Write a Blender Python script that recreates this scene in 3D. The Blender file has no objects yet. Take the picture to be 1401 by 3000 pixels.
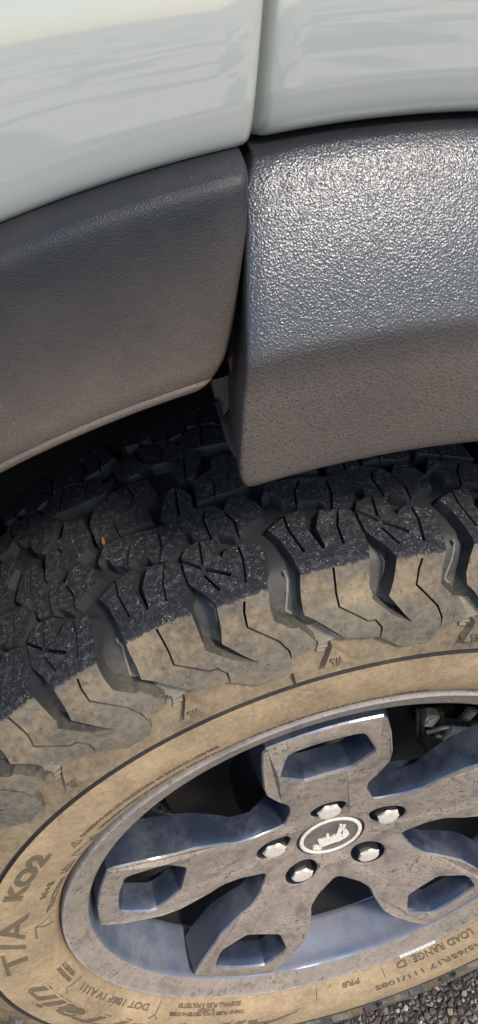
import bpy, bmesh, math, random
import numpy as np
from mathutils import Vector, Matrix
from mathutils.geometry import tessellate_polygon

random.seed(7); rng = np.random.default_rng(7)
scn = bpy.context.scene
HZ = 0.372                                   # hub height above the ground

# ------------------------------------------------------------------ camera
# solved from the wheel's concentric circles (rim flange r=0.2356 m)
CP = np.array([-0.15979, -0.29457, 0.66392])  # relative to the hub, y=0 is the rim lip plane
YAW, PITCH, FPX, IW, IH = math.radians(13.097), math.radians(39.407), 2294.9, 1401.0, 3000.0
fw = np.array([math.sin(YAW)*math.cos(PITCH), math.cos(YAW)*math.cos(PITCH), -math.sin(PITCH)])
rt = np.array([math.cos(YAW), -math.sin(YAW), 0.0]); up = np.cross(rt, fw)
cam = bpy.data.objects.new('Camera', bpy.data.cameras.new('Camera'))
scn.collection.objects.link(cam); scn.camera = cam
M = Matrix(((rt[0], up[0], -fw[0], CP[0]), (rt[1], up[1], -fw[1], CP[1]), (rt[2], up[2], -fw[2], CP[2]+HZ), (0, 0, 0, 1)))
cam.matrix_world = M
cam.data.sensor_fit = 'VERTICAL'; cam.data.sensor_height = 24.0
cam.data.lens = 24.0*FPX/IH
cam.data.clip_start = 0.01; cam.data.clip_end = 2000
scn.render.resolution_x, scn.render.resolution_y = 478, 1024

# ------------------------------------------------------------------ light
SUN_EL, SUN_AZ = math.radians(50), math.radians(27)     # azimuth from outward (-Y) towards +X
sdir = Vector((math.cos(SUN_EL)*math.sin(SUN_AZ), -math.cos(SUN_EL)*math.cos(SUN_AZ), math.sin(SUN_EL)))
w = bpy.data.worlds.new('World'); scn.world = w; w.use_nodes = True
nt = w.node_tree; nt.nodes.clear()
sky = nt.nodes.new('ShaderNodeTexSky'); sky.sky_type = 'NISHITA'; sky.sun_disc = False
sky.sun_elevation = SUN_EL; sky.sun_rotation = math.atan2(sdir.x, sdir.y)
bg = nt.nodes.new('ShaderNodeBackground'); bg.inputs[1].default_value = 0.11
wo = nt.nodes.new('ShaderNodeOutputWorld')
nt.links.new(sky.outputs[0], bg.inputs[0]); nt.links.new(bg.outputs[0], wo.inputs[0])
sun = bpy.data.lights.new('Sun', 'SUN'); sun.energy = 1.5; sun.angle = math.radians(10); sun.color = (1.0, 0.92, 0.80)
so = bpy.data.objects.new('Sun', sun); scn.collection.objects.link(so)
so.rotation_euler = (-sdir).to_track_quat('-Z', 'Y').to_euler(); so.location = sdir*6
scn.view_settings.view_transform = 'Standard'; scn.view_settings.look = 'None'
scn.view_settings.exposure = 1.27; scn.view_settings.gamma = 1.0

# ------------------------------------------------------------------ photo geometry helpers
K3 = .6234; K4 = .6243
def z3(x, y): return (x*K3, 1350+y*K3)
def z4(x, y): return (650+x*K4, 1300+y*K4)
def z6(x, y): return (650+x*K4, 1950+y*K4)
def z8(x, y): return (650+x*K4, 2500+y*K4)
def ZA(x, y): return (400+x*.41563, 1350+y*.41563)
def ZB(x, y): return (700+x*.41563, 1350+y*.41563)
def ZC(x, y): return (100+x*.41563, 1500+y*.41563)
def ray(q): return fw+(q[0]-IW/2)/FPX*rt-(q[1]-IH/2)/FPX*up
def aty(q, Y):
    d = ray(q); return CP+d*((Y-CP[1])/d[1])
def atz(q, Z):
    d = ray(q); return CP+d*((Z-CP[2])/d[2])

# ------------------------------------------------------------------ scene helpers
C = scn.collection
def link(o, parent=None):
    C.objects.link(o)
    if parent is not None: o.parent = parent
    return o
def empty(name, label, cat, loc=(0, 0, 0), group=None):
    o = bpy.data.objects.new(name, None); o.location = loc; o.empty_display_size = .05
    o['label'] = label; o['category'] = cat
    if group: o['group'] = group
    return link(o)
def mesh_obj(name, verts, faces, mats, parent=None, loc=(0, 0, 0), midx=None, smooth=None):
    me = bpy.data.meshes.new(name); me.from_pydata([tuple(map(float, v)) for v in verts], [], [tuple(f) for f in faces])
    for m in (mats if isinstance(mats, (list, tuple)) else [mats]): me.materials.append(m)
    if midx is not None: me.polygons.foreach_set('material_index', midx)
    me.update()
    if smooth is not None:
        me.polygons.foreach_set('use_smooth', [True]*len(me.polygons))
        me.set_sharp_from_angle(angle=math.radians(smooth))
    o = bpy.data.objects.new(name, me); o.location = loc
    return link(o, parent)
def bm_obj(name, bm, mats, parent=None, loc=(0, 0, 0), smooth=None):
    me = bpy.data.meshes.new(name); bm.to_mesh(me); bm.free()
    for m in (mats if isinstance(mats, (list, tuple)) else [mats]): me.materials.append(m)
    if smooth is not None:
        me.polygons.foreach_set('use_smooth', [True]*len(me.polygons))
        me.set_sharp_from_angle(angle=math.radians(smooth))
    o = bpy.data.objects.new(name, me); o.location = loc
    return link(o, parent)
def lathe(name, prof, n, mats, parent=None, loc=(0, 0, 0), smooth=30, th0=0, th1=360, midx=None):
    """prof: list of (r,y); revolved about the Y axis, th clockwise from up; faces outward for a profile listed outside -> in"""
    closed = abs(th1-th0-360) < 1e-6
    m = n if closed else n+1
    V = []; F = []; MI = []
    for i in range(m):
        t = math.radians(th0+(th1-th0)*i/n)
        for r, y in prof: V.append((r*math.sin(t), y, r*math.cos(t)))
    k = len(prof)
    for i in range(n):
        j = (i+1) % m
        for q in range(k-1):
            F.append((i*k+q, i*k+q+1, j*k+q+1, j*k+q)); MI.append(midx[q] if midx else 0)
    return mesh_obj(name, V, F, mats, parent, loc, MI, smooth)
def tube_bm(bm, pts, rad, n=8):
    rings = []
    for i, p in enumerate(pts):
        p = Vector(p); a = Vector(pts[max(i-1, 0)]); b = Vector(pts[min(i+1, len(pts)-1)])
        t = (b-a).normalized(); u = t.orthogonal().normalized()
        if rings: u = (pu-t*pu.dot(t)).normalized()
        pu = u; v = t.cross(u)
        rings.append([bm.verts.new(p+rad*(u*math.cos(x)+v*math.sin(x))) for x in [2*math.pi*k/n for k in range(n)]])
    for A, B in zip(rings, rings[1:]):
        for k in range(n): bm.faces.new((A[k], A[(k+1) % n], B[(k+1) % n], B[k]))
    bm.faces.new(rings[0][::-1]); bm.faces.new(rings[-1])
def box_bm(bm, c, s, rot=None, bev=.0015):
    r = bmesh.ops.create_cube(bm, size=1)
    vs = r['verts']; Mx = Matrix.Translation(Vector(c)) @ (rot.to_4x4() if rot else Matrix.Identity(4)) @ Matrix.Diagonal((*s, 1))
    bmesh.ops.transform(bm, matrix=Mx, verts=vs)
    if bev:
        es = list({e for v in vs for e in v.link_edges})
        bmesh.ops.bevel(bm, geom=es, offset=bev, segments=2, affect='EDGES')

# ------------------------------------------------------------------ material helper
class NT:
    def __init__(s, name):
        s.m = bpy.data.materials.new(name); s.m.use_nodes = True; s.t = s.m.node_tree
        s.b = s.t.nodes['Principled BSDF']; s.pos = s.n('NewGeometry').outputs['Position']
    def n(s, t, **kw):
        x = s.t.nodes.new('ShaderNode'+t)
        for k, v in kw.items(): setattr(x, k, v)
        return x
    def set(s, sock, v):
        if hasattr(v, 'is_output'): s.t.links.new(v, sock)
        elif isinstance(v, (tuple, list)): sock.default_value = (*v, 1) if len(v) == 3 and len(sock.default_value) == 4 else v
        else: sock.default_value = v
    def p(s, **kw):
        for k, v in kw.items(): s.set(s.b.inputs[k.replace('_', ' ')], v)
        return s
    def noise(s, scale, detail=4, rough=.55, dist=0, vec=None, out='Fac'):
        x = s.n('TexNoise'); s.set(x.inputs['Scale'], scale); s.set(x.inputs['Detail'], detail); s.set(x.inputs['Roughness'], rough); s.set(x.inputs['Distortion'], dist)
        s.t.links.new(vec or s.pos, x.inputs['Vector']); return x.outputs[out]
    def voro(s, scale, feature='F1', out='Distance', vec=None, rand=1.0):
        x = s.n('TexVoronoi', feature=feature); s.set(x.inputs['Scale'], scale); s.set(x.inputs['Randomness'], rand)
        s.t.links.new(vec or s.pos, x.inputs['Vector']); return x.outputs[out]
    def ramp(s, fac, stops, interp='LINEAR'):
        x = s.n('ValToRGB'); x.color_ramp.interpolation = interp; e = x.color_ramp.elements
        while len(e) < len(stops): e.new(.5)
        for q, (a, c) in zip(e, stops):
            q.position = a; q.color = (*c, 1) if isinstance(c, (tuple, list)) else (c, c, c, 1)
        s.t.links.new(fac, x.inputs[0]); return x.outputs[0]
    def mr(s, v, a, b, c=0, d=1):
        x = s.n('MapRange'); s.set(x.inputs[0], v); s.set(x.inputs[1], a); s.set(x.inputs[2], b); s.set(x.inputs[3], c); s.set(x.inputs[4], d); return x.outputs[0]
    def math(s, op, a, b=0.0):
        x = s.n('Math', operation=op); s.set(x.inputs[0], a); s.set(x.inputs[1], b); return x.outputs[0]
    def mix(s, f, a, b, blend='MIX'):
        x = s.n('Mix', data_type='RGBA', blend_type=blend); s.set(x.inputs[0], f); s.set(x.inputs[6], a); s.set(x.inputs[7], b); return x.outputs[2]
    def bump(s, h, strength=.3, dist=.001, normal=None):
        x = s.n('Bump'); s.set(x.inputs['Strength'], strength); s.set(x.inputs['Distance'], dist); s.t.links.new(h, x.inputs['Height'])
        if normal is not None: s.t.links.new(normal, x.inputs['Normal'])
        return x.outputs[0]
    def radius(s):
        """distance from the wheel axis in metres"""
        x = s.n('VectorMath', operation='SUBTRACT'); s.t.links.new(s.pos, x.inputs[0]); x.inputs[1].default_value = (0, 0, HZ)
        y = s.n('VectorMath', operation='MULTIPLY'); s.t.links.new(x.outputs[0], y.inputs[0]); y.inputs[1].default_value = (1, 0, 1)
        z = s.n('VectorMath', operation='LENGTH'); s.t.links.new(y.outputs[0], z.inputs[0]); return z.outputs['Value']

# car paint
a = NT('pale_paint')
n1 = a.noise(900, 2)
specks = a.ramp(a.voro(160), [(.02, 1), (.06, 0)])
a.p(Base_Color=a.mix(a.math('MULTIPLY', specks, a.ramp(a.noise(60, 2), [(.58, 0), (.64, .5)])), (.335, .342, .308), (.25, .22, .18)),
    Roughness=.28, Coat_Weight=1.0, Coat_Roughness=.03, Coat_IOR=2.0, Normal=a.bump(n1, .02, .0003))
PAINT = a.m

# cladding plastics
def plastic(name, scale, strength, dist, rough, dustlo, dusthi, base=(.020, .021, .024), spec=.5, dustc=(.145, .108, .083)):
    a = NT(name)
    v = a.voro(scale, 'SMOOTH_F1', vec=None)
    nz = a.noise(scale*.9, 2, .5, .6)
    h = a.math('ADD', a.math('MULTIPLY', v, .7), a.math('MULTIPLY', nz, .9))
    r = a.radius()
    big = a.noise(14, 5, .6)
    d = a.math('ADD', a.mr(r, dustlo, dusthi, 0, .62), a.math('MULTIPLY', a.math('SUBTRACT', big, .5), .5))
    fine = a.ramp(h, [(.35, 0), (.75, .5)])
    d2 = a.math('MULTIPLY', d, a.math('ADD', .30, a.math('MULTIPLY', fine, 1.9)))
    sp = a.ramp(a.voro(420), [(.05, 1), (.12, 0)])
    sp = a.math('MULTIPLY', sp, a.ramp(a.noise(45, 3), [(.6, 0), (.66, .6)]))
    col = a.mix(d2, base, dustc); col = a.mix(sp, col, (.4, .34, .28))
    a.p(Base_Color=col, Roughness=a.mr(d2, 0, .6, rough, rough+.14), Specular_IOR_Level=a.mr(d2, 0, .5, spec, .25), Normal=a.bump(h, strength, dist))
    return a.m
GRAIN_COARSE = plastic('coarse_grain_plastic', 1100, 1.0, .00032, .28, .526, .498, spec=.85, dustc=(.125, .098, .08))
GRAIN_FINE = plastic('fine_grain_plastic', 1600, .8, .00026, .44, .575, .485, spec=.3, dustc=(.19, .145, .112))
a = NT('black_plastic'); a.p(Base_Color=(.012, .012, .013), Roughness=.6, Normal=a.bump(a.noise(700, 3), .3, .0003)); LINER = a.m
a = NT('underseal_and_shade'); a.p(Base_Color=(.02, .019, .018), Roughness=.8); UNDER = a.m  # underseal; also stands in for shade inside the rim and spoke windows

# rubber
def rubber(name, dust_col, lo, hi, base=(.022, .022, .024), flecks=.35, rough=.85, fine=1.0, bumpy=.25, fade=None, second=None, streaks=False):
    a = NT(name)
    big = a.noise(22, 6, .62); sm = a.noise(260, 4, .6); tiny = a.noise(1400, 2)
    d = a.math('ADD', a.math('MULTIPLY', big, .6), a.math('MULTIPLY', sm, .4))
    d = a.mr(d, .36, .62, lo, hi)
    if fade: d = a.math('MULTIPLY', d, a.mr(a.radius(), fade[0], fade[1], .02, 1))
    fl = a.ramp(a.noise(420, 5, .7), [(.60, 0), (.68, flecks)])
    d = a.math('MULTIPLY', d, a.math('SUBTRACT', 1.0, fl))
    var = a.mix(a.ramp(a.noise(60, 4), [(.3, 0), (.7, 1)]), dust_col, tuple(c*.8 for c in dust_col))
    if second:
        rr = a.math('ADD', a.radius(), a.mr(a.noise(35, 4), .3, .7, -.010, .010))
        g1 = a.math('MINIMUM', a.mr(rr, .350, .338), a.mr(rr, .3, .315, .35, 1)); g2 = a.mr(rr, .358, .362)
        var = a.mix(a.math('MAXIMUM', g1, a.math('MULTIPLY', g2, .8)), var, second)
    if streaks:
        st = a.math('MULTIPLY', a.ramp(a.noise(95, 3, .5, 2.0), [(.64, 0), (.70, 1)]), a.ramp(a.noise(18, 2), [(.5, 0), (.6, .55)]))
        var = a.mix(st, var, (.16, .10, .05))
    col = a.mix(d, base, var)
    if second: col = a.mix(a.mr(a.math('ADD', a.radius(), a.mr(a.noise(300, 5, .7), .3, .7, -.0016, .0016)), .3652, .3660), col, (.03, .028, .028))
    a.p(Base_Color=col, Roughness=rough, Specular_IOR_Level=.35, Normal=a.bump(a.math('ADD', sm, a.math('MULTIPLY', tiny, .5)), bumpy, .0004))
    return a.m
SIDE_LOW = rubber('dusty_lower_sidewall', (.45, .315, .178), .50, 1.0, flecks=.3, bumpy=.15, streaks=True)
SIDE_UP = rubber('dusty_upper_sidewall', (.28, .205, .122), .32, .98, flecks=.55)
LUG_SIDE = rubber('dusty_lug_face', (.285, .212, .130), .22, .98, flecks=.7, second=(.195, .16, .112))
LUG_LOW = LUG_SIDE
VOID = rubber('tread_void_rubber', (.17, .148, .115), .05, .9, base=(.026, .027, .029), flecks=.3, rough=.5, fade=(.364, .336))
RIBM = rubber('void_rib_rubber', (.33, .28, .21), .5, .9, flecks=.2)
LETTER = rubber('worn_lettering_rubber', (.21, .155, .09), .4, .85, flecks=.4)
GROOVE = rubber('groove_rubber', (.12, .095, .07), .0, .4, flecks=.2)
a = NT('tread_rubber')
big = a.noise(50, 5, .65); gr = a.voro(900); gn = a.noise(260, 7, .85)
spark = a.math('MULTIPLY', a.ramp(a.voro(520), [(.14, 1), (.26, 0)]), a.ramp(a.noise(170, 3, .7), [(.52, 0), (.62, 1)]))
grit = a.ramp(gn, [(.50, 0), (.62, 1)])
col = a.mix(a.math('MULTIPLY', grit, a.ramp(big, [(.3, .25), (.7, 1)])), (.012, .012, .015), (.125, .122, .13))
col = a.mix(a.math('MULTIPLY', spark, .8), col, (.55, .53, .5))
a.p(Base_Color=col, Roughness=.72, Specular_IOR_Level=.5, Normal=a.bump(a.math('ADD', gn, a.math('MULTIPLY', gr, .5)), 1.0, .0014)); TREAD = a.m

# wheel metal
def alloy(name, lo, hi, dust=(.30, .25, .205), base=(.045, .055, .075), fleck=.85, rough=.33, soft=False):
    a = NT(name)
    big = a.noise(28, 5, .6); mid = a.noise(230, 6, .68, .4); fi = a.noise(900, 3)
    d = a.mr(a.math('ADD', a.math('MULTIPLY', big, .75 if soft else .55), a.math('MULTIPLY', mid, .25 if soft else .45)), .30 if soft else .38, .70 if soft else .60, lo, hi)
    fl = a.math('MULTIPLY', a.ramp(a.noise(210, 5, .65, 1.4), [(.55, 0), (.62, fleck)]), a.ramp(big, [(.40, .15), (.6, 1)]))
    d = a.math('MULTIPLY', d, a.math('SUBTRACT', 1.0, a.math('MULTIPLY', fl, .55)))
    cd = a.mix(a.ramp(fi, [(.3, 0), (.7, 1)]), dust, tuple(c*.82 for c in dust))
    cd = a.mix(fl, cd, (.10, .07, .05))
    cd = a.mix(a.ramp(a.noise(42, 5, .7, .8), [(.50, 0), (.66, .65)]), cd, tuple(c*.42 for c in dust))
    col = a.mix(d, base, cd)
    a.p(Base_Color=col, Metallic=a.mr(d, 0, .7, .55, 0), Roughness=a.mr(d, 0, .8, rough, .8), Coat_Weight=a.mr(d, 0, .6, .6, 0), Coat_Roughness=.12,
        Normal=a.bump(a.math('ADD', mid, a.math('MULTIPLY', fi, .3)), .12, .0004))
    return a.m
A_DUST = alloy('dusty_alloy', .58, 1.0, dust=(.34, .262, .195))
A_EDGE = alloy('bright_alloy_edge', -.2, .7, base=(.13, .155, .20), dust=(.3, .25, .2), fleck=.3, rough=.35)  # worn spoke edges, their blue-white highlight put into a paler base
CAPM = alloy('dusty_cap_face', .5, .9, dust=(.21, .175, .138))
A_CLEAN = alloy('clean_alloy', -.30, .50, base=(.042, .054, .082), fleck=.1, rough=.28, dust=(.13, .115, .10), soft=True)
A_LIP = alloy('dusty_alloy_lip', .72, 1.0, dust=(.31, .245, .185), fleck=.9)
A_BARREL = alloy('alloy_barrel', .0, .75, base=(.14, .175, .25), fleck=.4, dust=(.22, .19, .165), soft=True)
a = NT('chrome_nut_lit'); nn = a.noise(300, 4)
a.p(Base_Color=a.mix(a.ramp(nn, [(.45, 0), (.7, .6)]), (.80, .73, .62), (.50, .42, .33)), Metallic=.3, Roughness=a.mr(nn, .3, .7, .22, .5)); NUT = a.m  # bright copy for the nut fronts, sunlight put into the colour
a = NT('chrome_nut_shaded'); a.p(Base_Color=(.42, .41, .40), Metallic=.95, Roughness=.22); NUT_SHADED = a.m  # darker copy for the nut sides, dim reflections put into the colour
a = NT('cream_emblem'); a.p(Base_Color=a.mix(a.ramp(a.noise(350, 4), [(.45, 0), (.7, .6)]), (.74, .66, .55), (.45, .37, .3)), Roughness=.5); CREAM = a.m
a = NT('zinc'); a.p(Base_Color=a.mix(a.ramp(a.noise(200, 4), [(.4, 0), (.7, 1)]), (.62, .60, .52), (.42, .38, .3)), Metallic=.5, Roughness=.5); ZINC = a.m
a = NT('cast_iron'); a.p(Base_Color=a.mix(a.ramp(a.noise(120, 5), [(.4, 0), (.7, 1)]), (.03, .03, .033), (.10, .075, .05)), Metallic=.3, Roughness=.65, Normal=a.bump(a.noise(500, 3), .3, .0005)); IRON = a.m
a = NT('rust'); a.p(Base_Color=a.mix(a.noise(150, 4), (.28, .13, .05), (.12, .06, .03)), Roughness=.85); RUST = a.m
a = NT('brake_disc_steel'); a.p(Base_Color=(.03, .028, .027), Metallic=.4, Roughness=.55); DISC = a.m
a = NT('wheel_weight'); a.p(Base_Color=(.8, .79, .74), Roughness=.45, Metallic=.2); WEIGHT = a.m

# ground
a = NT('asphalt')
v = a.voro(150, 'F1', 'Color'); vd = a.voro(150, 'DISTANCE_TO_EDGE')
sep = a.n('SeparateColor'); a.t.links.new(v, sep.inputs[0])
col = a.ramp(sep.outputs[0], [(0, (.03, .028, .027)), (.3, (.07, .06, .055)), (.55, (.16, .13, .10)), (.75, (.30, .26, .21)), (.92, (.10, .06, .05)), (1, (.5, .46, .4))], 'CONSTANT')
col = a.mix(a.ramp(vd, [(0.02, 1), (.10, 0)]), col, (.025, .023, .022))
pat = a.ramp(a.noise(.55, 3, .5, .6), [(.47, 0), (.50, 1)])  # unseen pale patches, added to reflect in the paint and warm the bounce light
far = a.mix(pat, a.mix(a.noise(3, 5), (.06, .058, .055), (.10, .095, .088)), a.mix(a.noise(5, 5), (.46, .40, .32), (.58, .52, .43)))
cd = a.n('VectorMath', operation='LENGTH'); a.t.links.new(a.pos, cd.inputs[0])
col = a.mix(a.mr(cd.outputs['Value'], 1.2, 3.0), col, far)
a.p(Base_Color=col, Roughness=.85, Normal=a.bump(a.ramp(vd, [(0, 0), (.25, 1)]), .8, .003)); ASPHALT = a.m
a = NT('pebble_stone')
oi = a.n('ObjectInfo')
pc = a.ramp(oi.outputs['Random'], [(0, (.022, .02, .02)), (.36, (.06, .05, .046)), (.52, (.15, .115, .085)), (.66, (.30, .25, .19)), (.76, (.09, .05, .04)), (.88, (.58, .53, .46)), (.95, (.28, .17, .08))], 'CONSTANT')
a.p(Base_Color=a.mix(a.noise(500, 3), pc, (.08, .07, .06), 'MIX'), Roughness=.6); PEB = a.m
a = NT('loose_aggregate')
at = a.n('Attribute', attribute_name='tone')
pc = a.ramp(at.outputs['Fac'], [(0, (.02, .018, .018)), (.42, (.06, .05, .046)), (.6, (.14, .11, .082)), (.74, (.30, .25, .19)), (.82, (.09, .05, .04)), (.93, (.58, .53, .46))], 'CONSTANT')
a.p(Base_Color=pc, Roughness=.65); AGG = a.m

# ------------------------------------------------------------------ ground
g = mesh_obj('ground', [(-600, -600, 0), (600, -600, 0), (600, 600, 0), (-600, 600, 0)], [(0, 1, 2, 3)], ASPHALT)
g['kind'] = 'structure'; g['label'] = 'coarse asphalt with exposed stone chips'
def stone_mesh(i, s=1.0):
    bm = bmesh.new(); bmesh.ops.create_icosphere(bm, subdivisions=1, radius=1)
    sc = Vector((rng.uniform(.7, 1.2), rng.uniform(.7, 1.2), rng.uniform(.45, .75)))
    for v in bm.verts:
        v.co = Vector((v.co.x*sc.x, v.co.y*sc.y, v.co.z*sc.z))*rng.uniform(.75, 1.15)
    return bm
protos = []
for i in range(6):
    bm = stone_mesh(i); me = bpy.data.meshes.new('pebble'); bm.to_mesh(me); bm.free(); me.materials.append(PEB); protos.append(me)
vis = [atz(q, -HZ) for q in [(1120, 2990), (1400, 2840), (1400, 2999)]]
vx0, vx1 = min(v[0] for v in vis)-.02, max(v[0] for v in vis)+.02
vy0, vy1 = min(v[1] for v in vis)-.01, max(v[1] for v in vis)+.03
SP = []
def free(x, y, r):
    return all((x-a)**2+(y-b)**2 > (.8*(r+c))**2 for a, b, c in SP)
cnt = 0
for k in range(6000):
    if cnt >= 290: break
    x, y = rng.uniform(vx0, vx1), rng.uniform(vy0, vy1); r = float(np.clip(rng.lognormal(math.log(.0030), .35), .0018, .0062))
    if not free(x, y, r): continue
    SP.append((x, y, r)); o = bpy.data.objects.new('pebble', random.choice(protos)); o.location = (x, y, r*.25)
    o.scale = (r, r, r); o.rotation_euler = (rng.uniform(-.4, .4), rng.uniform(-.4, .4), rng.uniform(0, 6.3)); link(o, g); cnt += 1
V, F, T = [], [], []
base_bm = bmesh.new(); bmesh.ops.create_icosphere(base_bm, subdivisions=1, radius=1); base_bm.verts.ensure_lookup_table()
bv = np.array([v.co for v in base_bm.verts]); bf = [[v.index for v in f.verts] for f in base_bm.faces]; base_bm.free()
for k in range(9000):
    x, y = rng.uniform(-.5, .9), rng.uniform(-.55, .05); r = float(np.clip(rng.lognormal(math.log(.0028), .35), .0012, .006))
    if vx0 < x < vx1 and vy0 < y < vy1:
        r *= .6
        if not free(x, y, r): continue
    q = bv*rng.uniform(.75, 1.15, (len(bv), 1))*np.array([rng.uniform(.7, 1.2), rng.uniform(.7, 1.2), .6])*r
    t = rng.uniform(0, 6.3); q = q@np.array([[math.cos(t), -math.sin(t), 0], [math.sin(t), math.cos(t), 0], [0, 0, 1]])
    b0 = len(V); V += list(q+np.array([x, y, r*.2])); F += [[i+b0 for i in f] for f in bf]; T += [rng.uniform()]*len(bv)
ag = mesh_obj('loose_aggregate', V, F, AGG, g); ag['kind'] = 'stuff'
at = ag.data.attributes.new('tone', 'FLOAT', 'POINT'); at.data.foreach_set('value', T)

# ------------------------------------------------------------------ car body
car = empty('car', 'pale grey-green car body with dark grained plastic cladding around the wheel arch', 'car', (0, .1, 0))
CARL = (0, -.1, HZ)
def sweep(name, prof, tha, thb, ncol, mats, filA=None, filB=None, midx=None, smooth=50, parent=car, loc=CARL):
    """profile (r,y) swept about the hub; tha(r)/thb(r) give the end angles in degrees; fil = list of (arc offset, y offset) from the end"""
    V = []; F = []; MI = []
    cols = []
    for off, dy in (filA or [(0, 0)]): cols.append(('A', off, dy))
    for i in range(1, ncol): cols.append(('M', i/ncol, 0))
    for off, dy in reversed(filB or [(0, 0)]): cols.append(('B', off, dy))
    for kind, u, dy in cols:
        for r, y in prof:
            A, B = math.radians(tha(r)), math.radians(thb(r))
            oa = (filA or [(0, 0)])[-1][0]/r; ob = (filB or [(0, 0)])[-1][0]/r
            t = A+u/r if kind == 'A' else B-u/r if kind == 'B' else A+oa+(B-ob-A-oa)*u
            V.append((r*math.sin(t), y+dy, r*math.cos(t)))
    k = len(prof)
    for i in range(len(cols)-1):
        for q in range(k-1):
            F.append((i*k+q, (i+1)*k+q, (i+1)*k+q+1, i*k+q+1)); MI.append(midx[q] if midx else 0)
    return mesh_obj(name, V, F, mats, parent, loc, MI, smooth)
def dense(prof, step):
    out = []
    for (r0, y0), (r1, y1) in zip(prof, prof[1:]):
        n = max(1, int(math.hypot(r1-r0, y1-y0)/step))
        out += [(r0+(r1-r0)*i/n, y0+(y1-y0)*i/n) for i in range(n)]
    return out+[prof[-1]]
def smoothp(prof, it=2):
    p = [np.array(q, float) for q in prof]
    for _ in range(it):
        q = [p[0]]
        for a_, b_ in zip(p, p[1:]): q += [a_*.75+b_*.25, a_*.25+b_*.75]
        p = q+[p[-1]]
    return [tuple(x) for x in p]
# seam positions
def ang(r, rs, xs): return math.degrees(math.asin(float(np.interp(r, rs, xs))/r))
def seam_q(r): return ang(r, [.578, .5845, .5895, .6094, .6334, .9], [-.0845, -.0823, -.0808, -.0790, -.0769, -.053])       # painted quarter panel
def seam_d(r): return ang(r, [.583, .607, .632, .9], [-.0842, -.0828, -.0808, -.056])                                     # painted door
def seam_dc(r):
    x = float(np.interp(r, [.44, .47, .50, .534, .574, .584], [-.0950, -.0947, -.0936, -.0909, -.0865, -.0840]))
    if r < .464: x += .011*(1-math.sqrt(max(0, 1-((.464-r)/.0165)**2)))
    if r > .572: x += .005*((r-.572)/.013)**2
    return math.degrees(math.asin(x/r))
def qc_end(r):
    t = ang(r, [.49, .5042, .5266, .5585, .5863, .6], [-.101, -.0976, -.0925, -.0878, -.0862, -.0855])
    if r < .515: t -= math.degrees((.013*(1-math.sqrt(max(0, 1-((.515-r)/.018)**2))))/r)
    return t
fil = [(0, .03), (0, .004), (.0012, .0013), (.004, 0)]
prof = [(.508, .050), (.503, .030), (.4985, .012)]+smoothp([(.4985, .008), (.4975, .003), (.4990, .0008), (.5010, .0004)])+[(.5020, .0008), (.5026, .0013), (.5036, .0005)]+smoothp([(.510, -.0002), (.53, -.0010), (.56, -.0008), (.5765, .0002), (.5805, .0012), (.5828, .0034)], 2)+[(.5848, .0105), (.5862, .0180), (.587, .034)]
sweep('arch_cladding', prof, lambda r: -72, qc_end, 60, GRAIN_FINE, None, fil)['label'] = 'finely grained rear arch cladding with dust'
prof = [(.4720, .050), (.4520, .040), (.4488, .004)]+smoothp([(.4483, -.006), (.4488, -.0130), (.4525, -.0160), (.4600, -.0170)])+smoothp([(.468, -.0172), (.490, -.0187), (.512, -.0192), (.517, -.0188), (.522, -.0168), (.544, -.0070), (.563, .0036), (.5740, .0105), (.5795, .0148), (.5822, .0182), (.5832, .0235)], 2)+[(.585, .050)]
fil2 = [(.008, .060), (.0015, .016), (0, .0022), (.0005, .0006), (.0018, 0)]
sweep('door_cladding', prof, seam_dc, lambda r: 46, 60, GRAIN_COARSE, fil2)['label'] = 'coarsely grained door cladding with glinting upper face'
# painted panels
prof = [(.5853, .046), (.5856, .030)]+smoothp([(.5858, .026), (.5871, .0210), (.592, .0185), (.601, .0172)])+smoothp([(.604, .0170), (.625, .0168), (.66, .0195), (.72, .0280), (.80, .0430), (.92, .072)], 2)
sweep('quarter_panel', prof, lambda r: -60, seam_q, 50, PAINT, None, [(0, .025), (0, .0065), (.0008, .0032), (.0028, .0009), (.006, 0)])
prof = [(.5848, .056), (.5852, .040)]+smoothp([(.5856, .034), (.587, .0275), (.592, .0240), (.601, .0222)])+smoothp([(.603, .0219), (.625, .0214), (.66, .0238), (.72, .0320), (.80, .0465), (.92, .0755)], 2)
sweep('door', prof, seam_d, lambda r: 42, 50, PAINT, [(0, .050), (0, .024), (.0030, .0130), (.0066, .0046), (.0088, .0013), (.0112, 0)])
# inside of the arch
lathe('wheel_arch_liner', [(.535, .015), (.540, .06), (.545, .30), (.52, .42), (.30, .43), (.05, .43)], 64, LINER, car, CARL, 40, -105, 105)
lathe('arch_inner_flange', [(.4985, .050), (.512, .052), (.545, .055)], 40, LINER, car, CARL, 40, -100, -9)
sl = mesh_obj('seam_dark_backing', [(x, y, z) for x, z in [(-.118, .50), (-.064, .50), (-.03, .9), (-.10, .9)] for y in (.062, .09)], [(0, 2, 4, 6), (0, 1, 3, 2), (2, 3, 5, 4), (4, 5, 7, 6), (6, 7, 1, 0)], LINER, car, CARL)  # dark slab added behind the shut line so the gap reads as shade
# body side above and behind, the car's underside
bm = bmesh.new(); box_bm(bm, (0, .55, .42), (3.6, .85, .28), None, .04); bm_obj('underbody', bm, UNDER, car, (0, -.1, HZ-.10+.30))
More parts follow.
